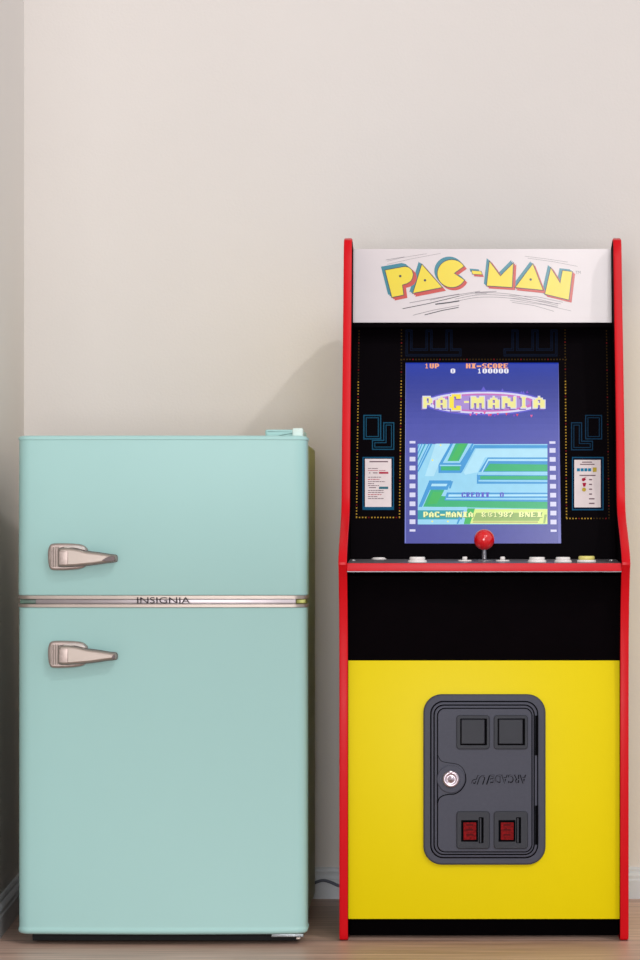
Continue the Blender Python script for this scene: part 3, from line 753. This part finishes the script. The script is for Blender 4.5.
mb.box(bx-6*s_, bx+6*s_, YY-.0195, YY-.017, bz_+26*s_, bz_+36*s_, mat('lock_chrome', (0, 0, 0)), bevel=.0005)
mb.box(bx-1.5*s_, bx+1.5*s_, YY-.0192, YY-.018, bz_-8*s_, bz_+8*s_, CDL)
o = mb.build('door_lock', coin); o['label'] = 'silver key lock'
# maker's lettering, emboss shade painted as a flat dark copy, set upside down as the whole door is
EMB_ = mat('emboss_shade', (18, 18, 24), rough=.6, spec=.05)
mb = MB(); cf = Face(mb, YY-.0124, .0, YY-.0124, 1.0)
x_, y_ = kp(342, 404); x2, y2 = kp(497, 442)
cf.text('ARCADE', x_, y_, x2, y2, EMB_, 1, bold=.03, flip=True)
cf.text('ARCADE', x_+.4, y_+.35, x2+.4, y2+.35, CD, 2, bold=-.005, flip=True)
x_, y_ = kp(262, 406); x2, y2 = kp(345, 446)
cf.text('1UP', x_, y_, x2, y2, EMB_, 1, bold=.03, shear=.4, flip=True)
cf.text('1UP', x_+.4, y_+.35, x2+.4, y2+.35, CD, 2, bold=-.005, shear=.4, flip=True)
mb.build('maker_lettering', coin)

# ------------------------------------------------------------------ power cord behind the gap
mb = MB(); CORD = mat('grey_blue_cord', (92, 98, 114), rough=.5)
yc = YW-.022
pts = [(X(x, yc), yc+(.0 if i else 0), Z(y, yc)) for i, (x, y) in enumerate([(296, 896), (303, 889), (312, 884), (322, 880.5), (330, 882), (338, 885.5), (350, 889), (362, 893)])]
pts = [(pts[0][0]-.03, yc-.01, .0035)]+pts+[(pts[-1][0]+.03, yc-.01, .0035)]
tube(mb, spline(pts, 6), .0028, CORD)
o = mb.build('power_cord'); o['label'] = 'thin grey power cord along the baseboard between refrigerator and cabinet'; o['category'] = 'cord'

# ------------------------------------------------------------------ camera
cam = bpy.data.cameras.new('camera'); co = bpy.data.objects.new('camera', cam); C.objects.link(co)
co.location = (0, 0, CZ); co.rotation_euler = (math.pi/2, 0, 0)
cam.sensor_width = 36; cam.lens = F/960*36
cam.shift_x = (320-VX)/960; cam.shift_y = (VY-480)/960
cam.clip_start = .05; bpy.context.scene.camera = co

# ------------------------------------------------------------------ light
w = bpy.data.worlds.new('room'); bpy.context.scene.world = w; w.use_nodes = True
nt = w.node_tree; bg = nt.nodes['Background']; bg.inputs['Strength'].default_value = .66
tcw = nt.nodes.new('ShaderNodeTexCoord'); sp = nt.nodes.new('ShaderNodeSeparateXYZ'); rw = nt.nodes.new('ShaderNodeValToRGB')
nt.links.new(tcw.outputs['Generated'], sp.inputs[0]); nt.links.new(sp.outputs['Z'], rw.inputs['Fac']); nt.links.new(rw.outputs['Color'], bg.inputs['Color'])
rw.color_ramp.elements[0].position = 0.0; rw.color_ramp.elements[0].color = (.80, .90, 1.0, 1)
rw.color_ramp.elements[1].position = .7; rw.color_ramp.elements[1].color = (1.0, .94, .90, 1)
# the room is brighter towards the window side (+x)
mr = nt.nodes.new('ShaderNodeMapRange'); mr.inputs['From Min'].default_value = -.2; mr.inputs['From Max'].default_value = 1
mr.inputs['To Min'].default_value = .32; mr.inputs['To Max'].default_value = 1.08
nt.links.new(sp.outputs['X'], mr.inputs['Value']); nt.links.new(mr.outputs[0], bg.inputs['Strength'])
def area_light(name, loc, target, size, power, col, size_y=None):
    l = bpy.data.lights.new(name, 'AREA'); l.energy = power; l.color = col; l.shape = 'RECTANGLE'
    l.size = size; l.size_y = size_y or size
    o = bpy.data.objects.new(name, l); C.objects.link(o); o.location = loc
    d = Vector(target)-Vector(loc); o.rotation_euler = d.to_track_quat('-Z', 'Y').to_euler(); return o
def sun(name, d, strength, angle, col):
    l = bpy.data.lights.new(name, 'SUN'); l.energy = strength; l.angle = math.radians(angle); l.color = col
    o = bpy.data.objects.new(name, l); C.objects.link(o)
    o.rotation_euler = Vector(d).to_track_quat('-Z', 'Y').to_euler(); return o
sun('window_sun', (-.67, 1.0, -1.02), .56, 2.2, (1, .97, .94))
area_light('glare_light', (.60, 1.5, 2.7), (.15, 4.9, 1.0), .6, 22, (1, .98, .97), 1.4)  # added light, placed for the marquee glare and red edge sheen
area_light('room_front_light', (-.3, -.7, .85), (-.15, 5, .5), .8, 96, (.97, .985, 1), 1.4)

sc_ = bpy.context.scene
sc_.view_settings.view_transform = 'Standard'; sc_.view_settings.look = 'None'
sc_.view_settings.exposure = 0; sc_.view_settings.gamma = 1
